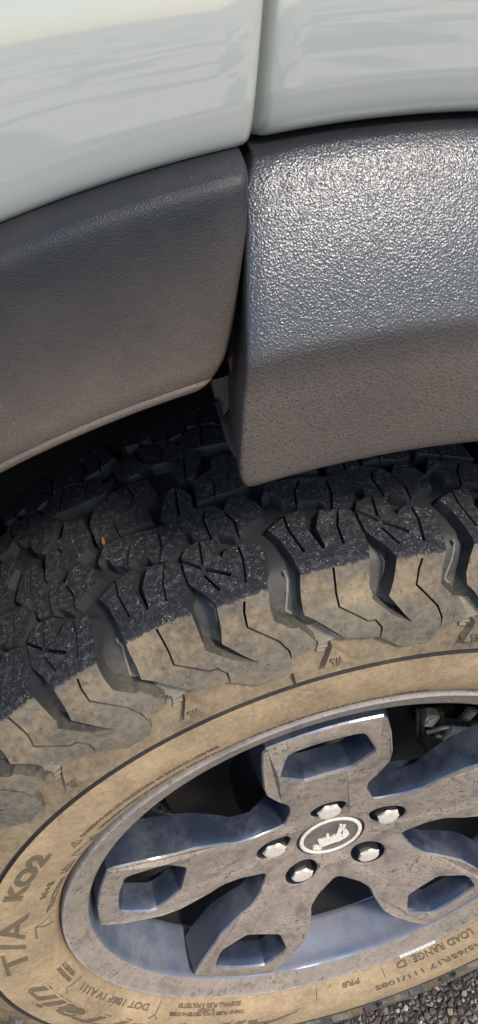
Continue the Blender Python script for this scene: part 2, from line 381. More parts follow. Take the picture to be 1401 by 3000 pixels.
# small metal clip and liner tab seen in the shut line
def plate(name, pix, Y, th, mat, parent=car, loc=CARL):
    P = [aty(q, Y) for q in pix]; n = len(P)
    V = [tuple(p) for p in P]+[(p[0]+.0, p[1]+th, p[2]) for p in P]
    F = [tuple(range(n)), tuple(range(2*n-1, n-1, -1))]+[(i, i+n, (i+1) % n+n, (i+1) % n) for i in range(n)]
    return mesh_obj(name, V, F, mat, parent, loc)
plate('clip', [(683, 1035), (694, 1030), (693, 1085), (682, 1100), (670, 1062)], .030, .003, RUST)
plate('liner_tab', [(630, 1178), (640, 1180), (655, 1225), (680, 1200), (700, 1300), (690, 1345), (665, 1300)], .040, .004, LINER)

# ------------------------------------------------------------------ wheel
wheel = empty('wheel', 'dusty five-spoke alloy wheel with a chunky all-terrain tyre under the arch', 'wheel', (0, .1, 0))
WL = (0, -.1, HZ)
# ---- tyre carcass
RS = [.2375, .241, .247, .256, .268, .280, .2930]
YS = [.005, -.002, -.0075, -.012, -.015, -.0162, -.0158]
def yside(r): return float(np.interp(r, RS, YS))
base_prof = [(.232, .012), (.2362, .0085), (.2378, .0040), (.2395, .0005)]+smoothp([(.241, -.002), (.247, -.0075), (.256, -.012), (.268, -.015), (.280, -.0162), (.2930, -.0158)], 2)
n_low = len(base_prof)-1
base_prof += [(.2936, -.0125), (.2962, -.0122), (.2970, -.0158)]
n_gr = len(base_prof)-1
up_prof = [(.2985, -.0152), (.3015, -.0147), (.306, -.0137), (.311, -.0118), (.318, -.0075), (.330, -.0025), (.343, .0035), (.352, .0070), (.358, .0115)]
base_prof += up_prof; n_up = len(base_prof)-1
base_prof += [(.3628, .018), (.3658, .035), (.3688, .07), (.3698, .10)]
n_tr = len(base_prof)-1
half = base_prof[:]
prof = half+[(r, .2-y) for r, y in half[-2::-1]]
mi = []
for q in range(len(prof)-1):
    qq = q if q < len(half)-1 else len(prof)-2-q
    mi.append(0 if qq < n_low else 1 if qq < n_gr else 2 if qq < n_gr+5 else 3)
prof_r = prof[::-1]; mi_r = mi[::-1]
tyre = lathe('tyre', prof_r, 240, [SIDE_LOW, GROOVE, SIDE_UP, VOID], wheel, WL, 35, midx=mi_r)

# ---- tread and shoulder blocks
def r_tread(y): return .377-.0095*((y-.1)/.1)**2
def sgn_solve(q, f, lo=0.0):
    Y = lo
    for i in range(60):
        p = aty(q, Y); Y = .5*Y+.5*f(math.hypot(p[0], p[2]))
    return p
LUG_R = [.298, .303, .309, .318, .330, .345, .356, .3635, .3665]
LUG_Y = [-.0140, -.0160, -.0166, -.0160, -.0138, -.0095, -.0055, -.0024, -.0004]
R1 = [.298, .303, .309, .318, .330, .3425, .3455, .3485, .3500, .360, .3670, .3685]
Y1 = [-.0140, -.0160, -.0166, -.0160, -.0138, -.0103, -.0092, -.0055, -.0035, .0002, .0030, .0046]
RREF = .366
def side_pt(q):
    p = sgn_solve(q, lambda r: float(np.interp(r, LUG_R, LUG_Y)))
    r = math.hypot(p[0], p[2]); return (math.atan2(p[0], p[2])*RREF, min(r-.3667, -.0005))
def tread_pt(q):
    lo, hi = -.02, .19                                  # walk along the ray until it meets the tread surface
    d = ray(q); best = None
    for i in range(400):
        Y = lo+(hi-lo)*i/400; p = aty(q, Y); r = math.hypot(p[0], p[2])
        if r <= r_tread(Y): break
    return (math.atan2(p[0], p[2])*RREF, max(Y, .004))
def map_top(p, s, kind):
    t = p/RREF
    if s <= 0:
        r = .3667+s
        if kind == 1: y = float(np.interp(r, R1, Y1))
        else: y = float(np.interp(r, LUG_R, LUG_Y))
    else:
        e = .0046 if kind == 1 else -.0004
        y = s if s > .008 else e+(.008-e)*s/.008
        r = r_tread(y); r = min(r, (.3685 if kind == 1 else .3667)+s*.6)
    return r, y, t
BS = [-.0687, -.055, -.036, -.020, -.008, 0, .010, .03, .1, .2]
BR = [.298, .309, .3295, .3445, .354, .359, .3620, .3650, .3680, .36]
BY = [-.0130, -.0088, -.0030, .0035, .0080, .0110, .0150, .0320, .1, .2]
def map_bot(p, s): return float(np.interp(s, BS, BR)), float(np.interp(s, BS, BY)), p/RREF
def notch(poly, path, wd):
    P = [np.array(q, float) for q in poly]; path = [np.array(q, float) for q in path]
    best = (1e9, 0, 0)
    for i in range(len(P)):
        A, B = P[i], P[(i+1) % len(P)]; t = np.clip(np.dot(path[0]-A, B-A)/(np.dot(B-A, B-A)+1e-12), .04, .96)
        dd = np.linalg.norm(path[0]-(A+t*(B-A)))
        if dd < best[0]: best = (dd, i, t)
    _, i, t = best; A, B = P[i], P[(i+1) % len(P)]
    e = (B-A)/np.linalg.norm(B-A); path[0] = A+t*(B-A)
    L, Rr = [path[0]-e*wd/2], [path[0]+e*wd/2]
    for k in range(1, len(path)):
        d = path[k]-path[k-1]
        if k < len(path)-1: d = d/np.linalg.norm(d)+(path[k+1]-path[k])/np.linalg.norm(path[k+1]-path[k])
        d = d/np.linalg.norm(d); n = np.array([-d[1], d[0]])
        if k == 1: sg = 1 if np.dot(n, -e) > 0 else -1
        L.append(path[k]+n*sg*wd/2); Rr.append(path[k]-n*sg*wd/2)
    return [tuple(q) for q in P[:i+1]+L+Rr[::-1]+P[i+1:]]
def area(P): return sum(P[i][0]*P[(i+1) % len(P)][1]-P[(i+1) % len(P)][0]*P[i][1] for i in range(len(P)))/2
def block(name, poly, kind, parent, flip=False, mats=(TREAD, LUG_SIDE, VOID, LUG_LOW)):
    if area(poly) < 0: poly = poly[::-1]
    tri = tessellate_polygon([[Vector((a_, b_, 0)) for a_, b_ in poly]])
    bm = bmesh.new(); vs = [bm.verts.new((a_, b_, 0)) for a_, b_ in poly]
    for t in tri:
        try: bm.faces.new([vs[i] for i in t])
        except ValueError: pass
    bmesh.ops.recalc_face_normals(bm, faces=bm.faces[:])
    if sum(f.normal.z*f.calc_area() for f in bm.faces) < 0: bmesh.ops.reverse_faces(bm, faces=bm.faces[:])
    ss = [-.0637, -.0577, -.0487, -.0367, -.0245, -.0212, -.0180, -.0165, -.0107, -.0032, 0, .0035, .008, .03, .06]
    smin = min(q[1] for q in poly); smax = max(q[1] for q in poly); pmin = min(q[0] for q in poly); pmax = max(q[0] for q in poly)
    for s in ss:
        if smin < s < smax: bmesh.ops.bisect_plane(bm, geom=bm.verts[:]+bm.edges[:]+bm.faces[:], plane_co=(0, s, 0), plane_no=(0, 1, 0), dist=1e-6)
    p = math.ceil(pmin/.010)*.010
    while p < pmax:
        bmesh.ops.bisect_plane(bm, geom=bm.verts[:]+bm.edges[:]+bm.faces[:], plane_co=(p, 0, 0), plane_no=(1, 0, 0), dist=1e-6); p += .010
    bm.verts.ensure_lookup_table(); bm.faces.ensure_lookup_table(); bm.verts.index_update()
    V = []; F = []; MI = []
    def out(rr, y, t):
        if flip: y = .2-y; t = -t
        return (rr*math.sin(t), y, rr*math.cos(t))
    for v in bm.verts: V.append(out(*map_top(v.co.x, v.co.y, kind)))
    for f in bm.faces:
        F.append([v.index for v in f.verts]); c = sum(v.co.y for v in f.verts)/len(f.verts)
        MI.append(0 if c > .0002 else (1 if c > -.022 else 3))
    bid = {}; off = {}
    for e in bm.edges:
        if len(e.link_faces) != 1: continue
        for lp in e.link_faces[0].loops:
            if lp.edge == e: a_, b_ = lp.vert, lp.link_loop_next.vert
        d = (b_.co-a_.co)
        if d.length < 1e-9: continue
        d.normalize(); nn = Vector((d.y, -d.x, 0))
        for v in (a_, b_): off[v.index] = off.get(v.index, Vector((0, 0, 0)))+nn
    for e in bm.edges:
        if len(e.link_faces) != 1: continue
        l = e.link_faces[0].loops
        for lp in l:
            if lp.edge == e: a_, b_ = lp.vert, lp.link_loop_next.vert
        for v in (a_, b_):
            if v.index not in bid:
                bid[v.index] = len(V); k_ = off.get(v.index, Vector((0, 0, 0)))
                k_ = k_.normalized()*(.0020 if v.co.y > .004 else .0008) if k_.length > .2 else k_
                V.append(out(*map_bot(v.co.x+k_.x, v.co.y+k_.y)))
        F.append([b_.index, a_.index, bid[a_.index], bid[b_.index]]); MI.append(2)
    bm.free()
    if True: F = [f[::-1] for f in F] if True else F
    o = mesh_obj(name, V, F, list(mats), parent, (0, 0, 0), MI)
    f = max(o.data.polygons[:200], key=lambda q: q.area if q.material_index in (0,) else 0)
    c = Vector(f.center); nrm = Vector(f.normal)
    if nrm.dot(Vector((c.x, 0, c.z))) < 0: o.data.flip_normals()
    o.data.update()
    return o
T = tread_pt; S = side_pt
# recessed shoulder lug between a hatched void and a wedge void
S1 = [T(ZB(*q)) for q in [(420, 752), (380, 690), (290, 560), (205, 490), (330, 385), (420, 354), (462, 350), (470, 470), (590, 620), (612, 612), (545, 470), (566, 346), (690, 343), (795, 350), (838, 430), (903, 560), (915, 652)]]
S1 = [(a_, b_) for a_, b_ in S1]
S1[0] = (S1[0][0], 0.0); S1[-1] = (S1[-1][0], 0.0)
sd = [z4(706, 728), z4(800, 803), z4(945, 858), z4(925, 940), z4(850, 955), z4(740, 905), z4(588, 915), z4(430, 822), z4(388, 806), z4(378, 690)]
S1 += [S(q) for q in sd]
S1 = notch(S1, [T(ZB(*q)) for q in [(318, 395), (350, 490), (465, 650)]], .0017)
S1 = notch(S1, [T(ZB(*q)) for q in [(690, 350), (695, 460), (740, 585)]], .0017)
S1 = notch(S1, [S(z4(*q)) for q in [(742, 905), (752, 862), (722, 828), (685, 832), (552, 768), (545, 690), (533, 600)]], .0014)
S2 = [T(ZA(*q)) for q in [(565, 1028), (500, 960), (370, 870), (335, 770), (320, 690), (332, 640), (400, 590), (430, 576), (540, 560), (558, 640), (600, 685), (622, 640), (665, 603), (700, 595), (830, 575), (890, 610), (905, 700), (925, 885)]]
S2[0] = (S2[0][0], 0.0); S2[-1] = (S2[-1][0], 0.0)
sd = [z4(225, 760), z4(245, 830), z4(330, 868), z4(360, 862), z4(445, 930), z4(438, 962), z4(330, 1012), z4(325, 1058), z4(300, 1092), z4(200, 1122), z4(205, 1040), z3(1150, 918), z3(1044, 862), z3(1040, 790)]
S2 += [S(q) for q in sd]
S2 = notch(S2, [T(ZA(*q)) for q in [(440, 580), (460, 720), (475, 810), (590, 920)]], .0017)
S2 = notch(S2, [T(ZA(*q)) for q in [(710, 597), (750, 690), (770, 858)]], .0017)
S2 = notch(S2, [T(ZA(*q)) for q in [(318, 712), (480, 765), (672, 808)]], .0024)
S2 = notch(S2, [S(z4(*q)) for q in [(328, 1012), (318, 975), (270, 930), (120, 862), (105, 790), (106, 740)]], .0014)
# second row
M2 = [T(ZA(*q)) for q in [(172, 418), (180, 330), (212, 222), (268, 192), (330, 205), (385, 255), (398, 335), (450, 335), (540, 318), (612, 350), (645, 272), (740, 242), (858, 300), (888, 345), (890, 400), (800, 430), (732, 520), (690, 545), (640, 530), (570, 512), (530, 545), (402, 550), (380, 505), (285, 482), (215, 432)]]
M2 = notch(M2, [T(ZA(*q)) for q in [(268, 195), (285, 300), (300, 390), (268, 475)]][:3], .0017)
M2 = notch(M2, [T(ZA(*q)) for q in [(528, 543), (468, 420), (478, 345)]], .0017)
M2 = notch(M2, [T(ZA(*q)) for q in [(722, 530), (690, 430), (615, 360)]], .0017)
M1 = [T(ZB(*q)) for q in [(160, 262), (215, 232), (300, 295), (400, 318), (462, 280), (560, 280), (602, 318), (720, 328), (798, 290), (815, 190), (800, 120), (700, 100), (600, 112), (470, 118), (400, 120), (300, 140), (190, 150)]]
M1 = notch(M1, [T(ZB(*q)) for q in [(405, 315), (392, 210), (430, 135)]], .0017)
M1 = notch(M1, [T(ZB(*q)) for q in [(652, 322), (652, 230), (612, 130)]], .0017)
# third row: interlocking centre blocks
def shift(P, dp, ds): return [(a_+dp, b_+ds) for a_, b_ in P]
PER = math.radians(360/22)*RREF
NP = 22
def mean(P): return (sum(q[0] for q in P)/len(P), sum(q[1] for q in P)/len(P))
m2y = max(q[1] for q in M2); m1y = max(q[1] for q in M1)
C1 = [(a_/1000, b_/1000) for a_, b_ in [(-60, 82), (-46, 79), (-30, 77), (-23, 76), (-24, 92), (-17, 104), (-20, 118), (-34, 121), (-46, 121), (-58, 116), (-63, 100)]]
C1 = notch(C1, [(-.045, .079), (-.047, .092), (-.041, .104)], .0012); C1 = notch(C1, [(-.034, .121), (-.031, .108), (-.036, .096)], .0012)
C2 = [(a_/1000, b_/1000) for a_, b_ in [(6, 76), (18, 78), (30, 76), (38, 80), (40, 96), (36, 112), (24, 118), (21, 104), (8, 98)]]
C2 = notch(C2, [(.018, .078), (.020, .090), (.016, .098)], .0012); C2 = notch(C2, [(.040, .096), (.032, .098), (.028, .088)], .0012)
protos = [('tread_block', S1, 1), ('tread_block', S2, 2), ('tread_block', M1, 2), ('tread_block', M2, 2)]
first = []
for nm, P, kind in protos:
    first.append(block(nm, P, kind, tyre)); first.append(block(nm, P, kind, tyre, True))
for P in (C1, C2): first.append(block('tread_block', P, 2, tyre))
for o in first:
    for k in range(1, NP):
        c = o.copy(); c.rotation_euler = (0, math.radians(360/NP*k), 0); C.objects.link(c); c.parent = tyre
print('rows: S1 y<=%.3f S2 %.3f M1 %.3f..%.3f M2 %.3f..%.3f' % (max(q[1] for q in S1), max(q[1] for q in S2), min(q[1] for q in M1), m1y, min(q[1] for q in M2), m2y))

# ---- ribs in the voids, hatching, triangles
def ybase(r): return float(np.interp(r, [q[0] for q in up_prof], [q[1] for q in up_prof]))
def on_base(q):
    p = sgn_solve(q, ybase); r = math.hypot(p[0], p[2]); return math.atan2(p[0], p[2]), r
def strip(name, pts, wd, h, mat, depth=.002, yfun=ybase):
    """flat-topped ridge along a path given as (theta, r)"""
    P = [np.array((t*.34, r)) for t, r in pts]; V = []; F = []
    for i, p in enumerate(P):
        d = P[min(i+1, len(P)-1)]-P[max(i-1, 0)]; d = d/np.linalg.norm(d); n = np.array([-d[1], d[0]])
        for sg, hh in ((-.62, -depth), (-.4, h), (.4, h), (.62, -depth)):
            q = p+n*sg*wd; t = q[0]/.34; r = q[1]; y = yfun(r)-hh
            V.append((r*math.sin(t), y, r*math.cos(t)))
    for i in range(len(P)-1):
        for k in range(3): F.append((i*4+k, i*4+k+1, i*4+5+k, i*4+4+k))
    F.append((0, 3, 2, 1)); F.append(tuple(len(V)-4+k for k in (0, 1, 2, 3)))
    return V, F
def dens(pts, n=6):
    o = []
    for (a0, b0), (a1, b1) in zip(pts, pts[1:]): o += [(a0+(a1-a0)*i/n, b0+(b1-b0)*i/n) for i in range(n)]
    return o+[pts[-1]]
ZDk = lambda x, y: (800+x*.3325, 1600+y*.3325)
rib1 = dens([on_base(ZDk(*q)) for q in [(105, 235), (125, 290), (112, 560), (205, 612)]])
rib2 = dens([on_base(ZDk(*q)) for q in [(945, 75), (975, 125), (955, 315)]])
V1, F1 = strip('', rib1, .0015, .0007, RIBM); V2, F2 = strip('', rib2, .0015, .0007, RIBM)
r1 = mesh_obj('void_rib', V1, F1, RIBM, tyre); r2 = mesh_obj('void_rib', V2, F2, RIBM, tyre)
# hatched bed with thin ridges
hv, hf = [], []
A0, A1 = ZDk(390, 655), ZDk(650, 812)        # right side of the bed
B0, B1 = ZDk(235, 705), ZDk(395, 822)        # left side
for i in range(11):
    u = i/10
    a0 = (A0[0]+(A1[0]-A0[0])*u, A0[1]+(A1[1]-A0[1])*u)
    if u < .75: b0 = (B0[0]+(B1[0]-B0[0])*u/.75, B0[1]+(B1[1]-B0[1])*u/.75)
    else:
        b0 = ZDk(395-20*(u-.75)/.25, 822+75*(u-.75)/.25)
        a0 = ZDk(*[(500, 790), (470, 850), (440, 885)][min(2, int((u-.75)/.09))])
    pts = [on_base(b0), on_base(a0)]
    v, f = strip('', dens(pts, 3), .0015, .0022, RIBM); n0 = len(hv); hv += v; hf += [[k+n0 for k in q] for q in f]
hatch = mesh_obj('hatch_ridges', hv, hf, RIBM, tyre); 
# triangle mark with raised frame and letters
tp = [on_base(ZDk(*q)) for q in [(495, 818), (425, 1005), (672, 935)]]
def tri_prism(pts, h, depth=.003, inset=0):
    c = np.mean(np.array(pts), axis=0); P = [tuple(np.array(q)+(c-np.array(q))*inset) for q in pts]; V = []
    for hh in (h, -depth):
        for t, r in P: V.append((r*math.sin(t), ybase(r)-hh, r*math.cos(t)))
    return V, [(0, 2, 1)]+[(i, (i+1) % 3, (i+1) % 3+3, i+3) for i in range(3)]
V1, F1 = tri_prism(tp, .0062); tri = mesh_obj('triangle_mark', V1, F1, SIDE_UP, tyre)

# ---- text on the sidewall
def text_mesh(body, size, extrude=.0004, offset=0.0, shear=0.0, bevel=0):
    cu = bpy.data.curves.new('txt', 'FONT'); cu.body = body; cu.size = size; cu.extrude = extrude; cu.offset = offset; cu.shear = shear
    cu.align_x = 'LEFT'; cu.resolution_u = 3
    o = bpy.data.objects.new('txt', cu); C.objects.link(o)
    dg = bpy.context.evaluated_depsgraph_get(); dg.update()
    me = bpy.data.meshes.new_from_object(o.evaluated_get(dg)); bpy.data.objects.remove(o); return me
def ring_text(name, body, th0, th1, rb, cap, mat, raise_=.0006, offset=0.0, shear=0.0, yfun=yside, parent=tyre, bold=0):
    """text running clockwise from th0 to th1 (degrees), letter tops outwards, baseline radius rb, cap height cap"""
    size = cap/.70
    me = text_mesh(body, size, .0006, offset, shear)
    co = np.empty(len(me.vertices)*3); me.vertices.foreach_get('co', co); co = co.reshape(-1, 3)
    x0, x1 = co[:, 0].min(), co[:, 0].max(); ta, tb = math.radians(th0), math.radians(th1)
    t = ta+(co[:, 0]-x0)/(x1-x0)*(tb-ta); r = rb+co[:, 1]
    z = co[:, 2]/.0006
    y = np.array([yfun(q) for q in r])-np.where(z > 0, raise_, -.0012)
    co = np.stack([r*np.sin(t), y, r*np.cos(t)], 1)
    me.vertices.foreach_set('co', co.ravel()); me.materials.clear(); me.materials.append(mat); me.update(); me.name = name
    o = bpy.data.objects.new(name, me); link(o, parent); return o
for body, t0, t1, sh in (('All-Terrain', -173.5, -97.6, .35), ('T/A', -91.5, -71.0, 0)):
    ring_text('raised_lettering', body, t0, t1, .2625, .0195, SIDE_LOW, .0009, .0016, sh)
    ring_text('raised_lettering', body, t0+.5, t1-.5, .2632, .0182, LETTER, .0013, .0004, sh)
ring_text('raised_lettering', 'KO2', -67.0, -54.5, .2735, .0115, LETTER, .0008, .0008)
def small(body, t0, t1, rb, cap, off=.00012): return ring_text('small_lettering', body, t0, t1, rb, cap, LETTER, .0006, off)
small('M+S', -68.4, -63.2, .2535, .0050); small('TRACTION', -74.8, -63.9, .2435, .0050)
small('DANGER-DO NOT USE ON DAMAGED OR WORN OR USED RIMS', -49.8, -24.0, .2618, .0030)
small('WARNING-SERIOUS INJURY MAY RESULT FROM TIRE FAILURE DUE TO UNDERINFLATION OVERLOADING', -47.8, 7.5, .2530, .0027)
small('DOT 1B6F 1V A111', -133.0, -109.8, .2445, .0050)
small('TREAD PLIES: 2 POLYESTER+2 STEEL', -159.4, -139.5, .2492, .0032)
small('+1 NYLON', -151.5, -147.0, .2458, .0026)
small('SIDEWALL PLIES: 3 POLYESTER', -158.2, -141.0, .2422, .0030)
small('LOAD RANGE', 140.4, 157.0, .2425, .0058); small('D', 158.8, 161.4, .2425, .0058)
small('245/65R17 111/108S', 139.5, 168.0, .2590, .0072)
small('PR8', 171.2, 175.6, .2440, .0045)
small('MAXIMUM', -104.8, -98.0, .2468, .0026); small('VARIETY', -104.8, -98.0, .2425, .0026)
# thin dividers and the warning triangles
def ys2(r): return yside(r)
def line(pts, wd=.0010, mat=LETTER, h=.0006):
    v, f = strip('', dens([(math.radians(t), r) for t, r in pts], 5), wd, h, mat, .001, ys2)
    return mesh_obj('divider_line', v, f, mat, tyre)
line([(-135.8, .2390), (-135.8, .2530), (-134.6, .2570)]); line([(-137.0, .2570), (-135.8, .2530)])
line([(-177.9, .2400), (-177.6, .2545)]); line([(165.1, .2390), (164.9, .2520)]); line([(-107.9, .2395), (-106.0, .2530), (-107.6, .2570)])
line([(-82.0, .2385), (-78.0, .2555), (-82.5, .2540)]); line([(-78.0, .2555), (-76.8, .2385)])
line([(-57.4, .2400), (-55.6, .2555), (-50.0, .2475), (-48.5, .2405)])
for t, r in ((-51.7, .2620), (-50.9, .2500)):
    line([(t-1.3, r-.002), (t+1.0, r-.002), (t+.2, r+.0042), (t-1.3, r-.002)], .0009); line([(t-.15, r-.0006), (t-.02, r+.0020)], .0009)
line([(-61.8, .2475), (-61.2, .2530), (-60.6, .2500), (-59.9, .2545), (-59.2, .2500), (-58.6, .2530), (-58.0, .2475), (-61.8, .2475)], .0009)
line([(-60.2, .2500), (-59.6, .2530)], .0012)
line([(-11.75, .2975), (-11.75, .3060)], .0009, GROOVE, .0012)
# letters in each triangle mark, then repeat ribs, hatching and triangles round the tyre
tc = np.mean(np.array(tp), axis=0)
def ytri(r): return ybase(r)-.0062
tl = ring_text('mark_lettering', 'T/A', math.degrees(tc[0])-.75, math.degrees(tc[0])+.75, tc[1]-.0036, .0040, LETTER, .0007, .0002, 0, ytri)
for o in (r1, r2, hatch, tri, tl):
    for k in range(1, NP):
        c = o.copy(); c.rotation_euler = (0, math.radians(360/NP*k), 0); C.objects.link(c); c.parent = tyre
# moulding vent marks: small raised rings on the lugs
V, F = [], []
for q in [(300, 430), (315, 580), (635, 492), (855, 442), (845, 295), (660, 685), (1090, 685), (285, 875), (615, 735)]:
    (p_, s_) = side_pt(ZDk(*q))
    for k in range(NP):
        t = p_/RREF+2*math.pi*k/NP+rng.uniform(-.002, .002); r = .3667+s_; kind = 1 if (q[1] < 600 and 250 < q[0] < 900) else 2
        n0 = len(V)
        for rad, h in ((.0019, -.001), (.0017, .0005), (.0009, .0004), (.0007, .0001)):
            for j in range(8):
                x = 2*math.pi*j/8; rr = r+rad*math.sin(x); tt = t+rad*math.cos(x)/r
                y = float(np.interp(rr, R1 if kind == 1 else LUG_R, Y1 if kind == 1 else LUG_Y))
                V.append((rr*math.sin(tt), y-h, rr*math.cos(tt)))
        for a_ in range(3):
            for j in range(8): F.append((n0+a_*8+j, n0+a_*8+(j+1) % 8, n0+a_*8+8+(j+1) % 8, n0+a_*8+8+j))
        F.append([n0+24+j for j in range(8)])
vm = mesh_obj('vent_marks', V, F, LUG_SIDE, tyre); vm['kind'] = 'stuff'

# ---- rim
rim_prof = smoothp([(.2335, .016), (.2352, .008), (.2358, .001), (.2350, -.0018), (.2338, -.0022), (.2328, -.0012)], 2)
k1 = len(rim_prof)
rim_prof += [(.2290, .0008), (.2180, .0052), (.2145, .0072)]
k2 = len(rim_prof)
rim_prof += smoothp([(.2138, .0080), (.2128, .0105), (.2122, .018), (.2085, .032)], 1)+[(.2045, .047), (.2040, .0505), (.2055, .0530), (.2110, .060), (.2115, .12), (.2120, .17), (.218, .185), (.233, .196)]
mi = [0 if q < k1-1 else 1 if q < k2-1 else 2 if rim_prof[q][1] < .0525 else 3 for q in range(len(rim_prof)-1)]  # last slot darkens the inner barrel, its shade put into the colour
RIM_EDGE = alloy('worn_rim_edge', .45, .95, dust=(.36, .31, .27), base=(.16, .17, .19), rough=.25)
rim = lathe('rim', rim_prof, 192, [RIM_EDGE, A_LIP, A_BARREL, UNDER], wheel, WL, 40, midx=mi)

# ---- spokes
def yf(r): return float(np.interp(r, [.035, .13, .165, .21], [.0325, .0135, .0068, .0058]))
half_out = [(.0550, .03996), (.0585, .0378), (.080, .0330), (.094, .0335), (.100, .0355), (.108, .0400), (.124, .0462), (.134, .0495), (.150, .0503), (.180, .0488), (.1975, .0462), (.2030, .0430)]
c36, s36 = math.cos(math.radians(36)), math.sin(math.radians(36))
outer = []; tagE = []        # tagE[i]: inset multiplier for edge i -> i+1
N_IN = 9
for i in range(N_IN): t = math.radians(36-72*i/(N_IN-1)); outer.append((.0315*math.cos(t), .0315*math.sin(t))); tagE.append(.4)
tagE[-1] = 0
for a_, l in [(.052, -.052*s36/c36)]: pass
outer += [(a_, -l) for a_, l in half_out]; tagE += [1]*len(half_out)
for t in (-8, -4, 0, 4, 8): outer.append((.2072*math.cos(math.radians(t)), .2072*math.sin(math.radians(t)))); tagE.append(1)
outer += [(a_, l) for a_, l in half_out[::-1]]; tagE += [1]*len(half_out); tagE[-1] = 0
wh = [(.1900, .0), (.1893, .012), (.1878, .0240), (.1862, .0275), (.1815, .0300), (.1620, .0358), (.1560, .0352), (.1405, .0215), (.1380, .0185), (.1372, .0150)]
window = wh+[(.1372, 0)]+[(a_, -l) for a_, l in wh[:0:-1]]
NK = 20
pocket = [(.0545+.0160*math.cos(2*math.pi*i/NK), .0158*math.sin(2*math.pi*i/NK)) for i in range(NK)]
def offs(P, d, tags=None):
    """offset a closed loop inwards (towards its left) by d per edge"""
    n = len(P); s = 1 if area(P) > 0 else -1; out = []
    for i in range(n):
        A, B, D = [np.array(P[(i+k) % n]) for k in (-1, 0, 1)]
        e1, e2 = (B-A)/np.linalg.norm(B-A), (D-B)/np.linalg.norm(D-B)
        n1, n2 = s*np.array([-e1[1], e1[0]]), s*np.array([-e2[1], e2[0]])
        d1, d2 = d*(tags[(i-1) % n] if tags else 1), d*(tags[i] if tags else 1)
        cr = e1[0]*e2[1]-e1[1]*e2[0]
        if abs(cr) < .05: q = B+(n1*d1+n2*d2)/2
        else:
            x = np.linalg.solve(np.array([n1, n2]), np.array([d1+np.dot(n1, B), d2+np.dot(n2, B)])); q = x
        out.append((float(q[0]), float(q[1])))
    return out
def spoke_mesh():
    V = []; F = []; MI = []
    def add(loop, dy, drop=None):
        i0 = len(V)
        for a_, l in loop:
            r = math.hypot(a_, l); y = yf(r)+dy
            if drop is not None: y = max(drop, yf(r)+.022+.01*(r < .08))*dy+(1-dy)*yf(r)
            V.append((l, y, a_))
        return list(range(i0, i0+len(loop)))
    def bridge(A, B, m, skip=()):
        n = len(A)
        for i in range(n):
            if i in skip: continue
            j = (i+1) % n; F.append((A[i], A[j], B[j], B[i])); MI.append(m)
    seams = [i for i, t in enumerate(tagE) if t == 0]
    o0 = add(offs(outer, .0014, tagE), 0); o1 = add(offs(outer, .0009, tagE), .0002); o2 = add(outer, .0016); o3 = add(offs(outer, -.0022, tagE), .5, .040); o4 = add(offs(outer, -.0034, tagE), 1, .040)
    w0 = add(offs(window, -.0022), 0); w1 = add(offs(window, -.0008), .0006); w2 = add(window, .0024); w3 = add(offs(window, .0024), .010); w4 = add(offs(window, .0034), .0235); w5 = add(offs(window, -.0060), 1, .040)
    p0 = add(offs(pocket, -.0014), 0); p1 = add(pocket, .0012); p2 = add(offs(pocket, .0012), .016)
    P2 = [offs(outer, .0014, tagE), offs(window, -.0022), offs(pocket, -.0014)]; ids = o0+w0+p0
    for t in tessellate_polygon([[Vector((a_, l, 0)) for a_, l in L] for L in P2]): F.append([ids[i] for i in t]); MI.append(0)
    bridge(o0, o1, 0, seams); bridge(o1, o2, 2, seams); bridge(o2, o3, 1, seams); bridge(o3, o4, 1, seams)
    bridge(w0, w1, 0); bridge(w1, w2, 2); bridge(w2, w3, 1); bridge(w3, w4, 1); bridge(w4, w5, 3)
    bridge(p0, p1, 0); bridge(p1, p2, 1); F.append(p2); MI.append(1)
    P2 = [offs(outer, -.0034, tagE), offs(window, -.0060)]; ids = o4+w5
    for t in tessellate_polygon([[Vector((a_, l, 0)) for a_, l in L] for L in P2]): F.append([ids[i] for i in t]); MI.append(1)
    return V, F, MI
V, F, MI = spoke_mesh()
SP0 = -8
sp = mesh_obj('spoke', V, F, [A_DUST, A_CLEAN, A_EDGE, UNDER], wheel, WL, MI)  # last material darkens the windows' rear flare to read as shaded void
bm = bmesh.new(); bm.from_mesh(sp.data); bmesh.ops.remove_doubles(bm, verts=bm.verts[:], dist=1e-6); bmesh.ops.recalc_face_normals(bm, faces=bm.faces[:]); bm.to_mesh(sp.data); bm.free()
f = max(sp.data.polygons, key=lambda q: q.area if q.material_index == 0 else 0)
if f.normal.y > 0: sp.data.flip_normals()
sp.data.polygons.foreach_set('use_smooth', [True]*len(sp.data.polygons)); sp.data.set_sharp_from_angle(angle=math.radians(24))
sp.rotation_euler = (0, math.radians(SP0), 0)
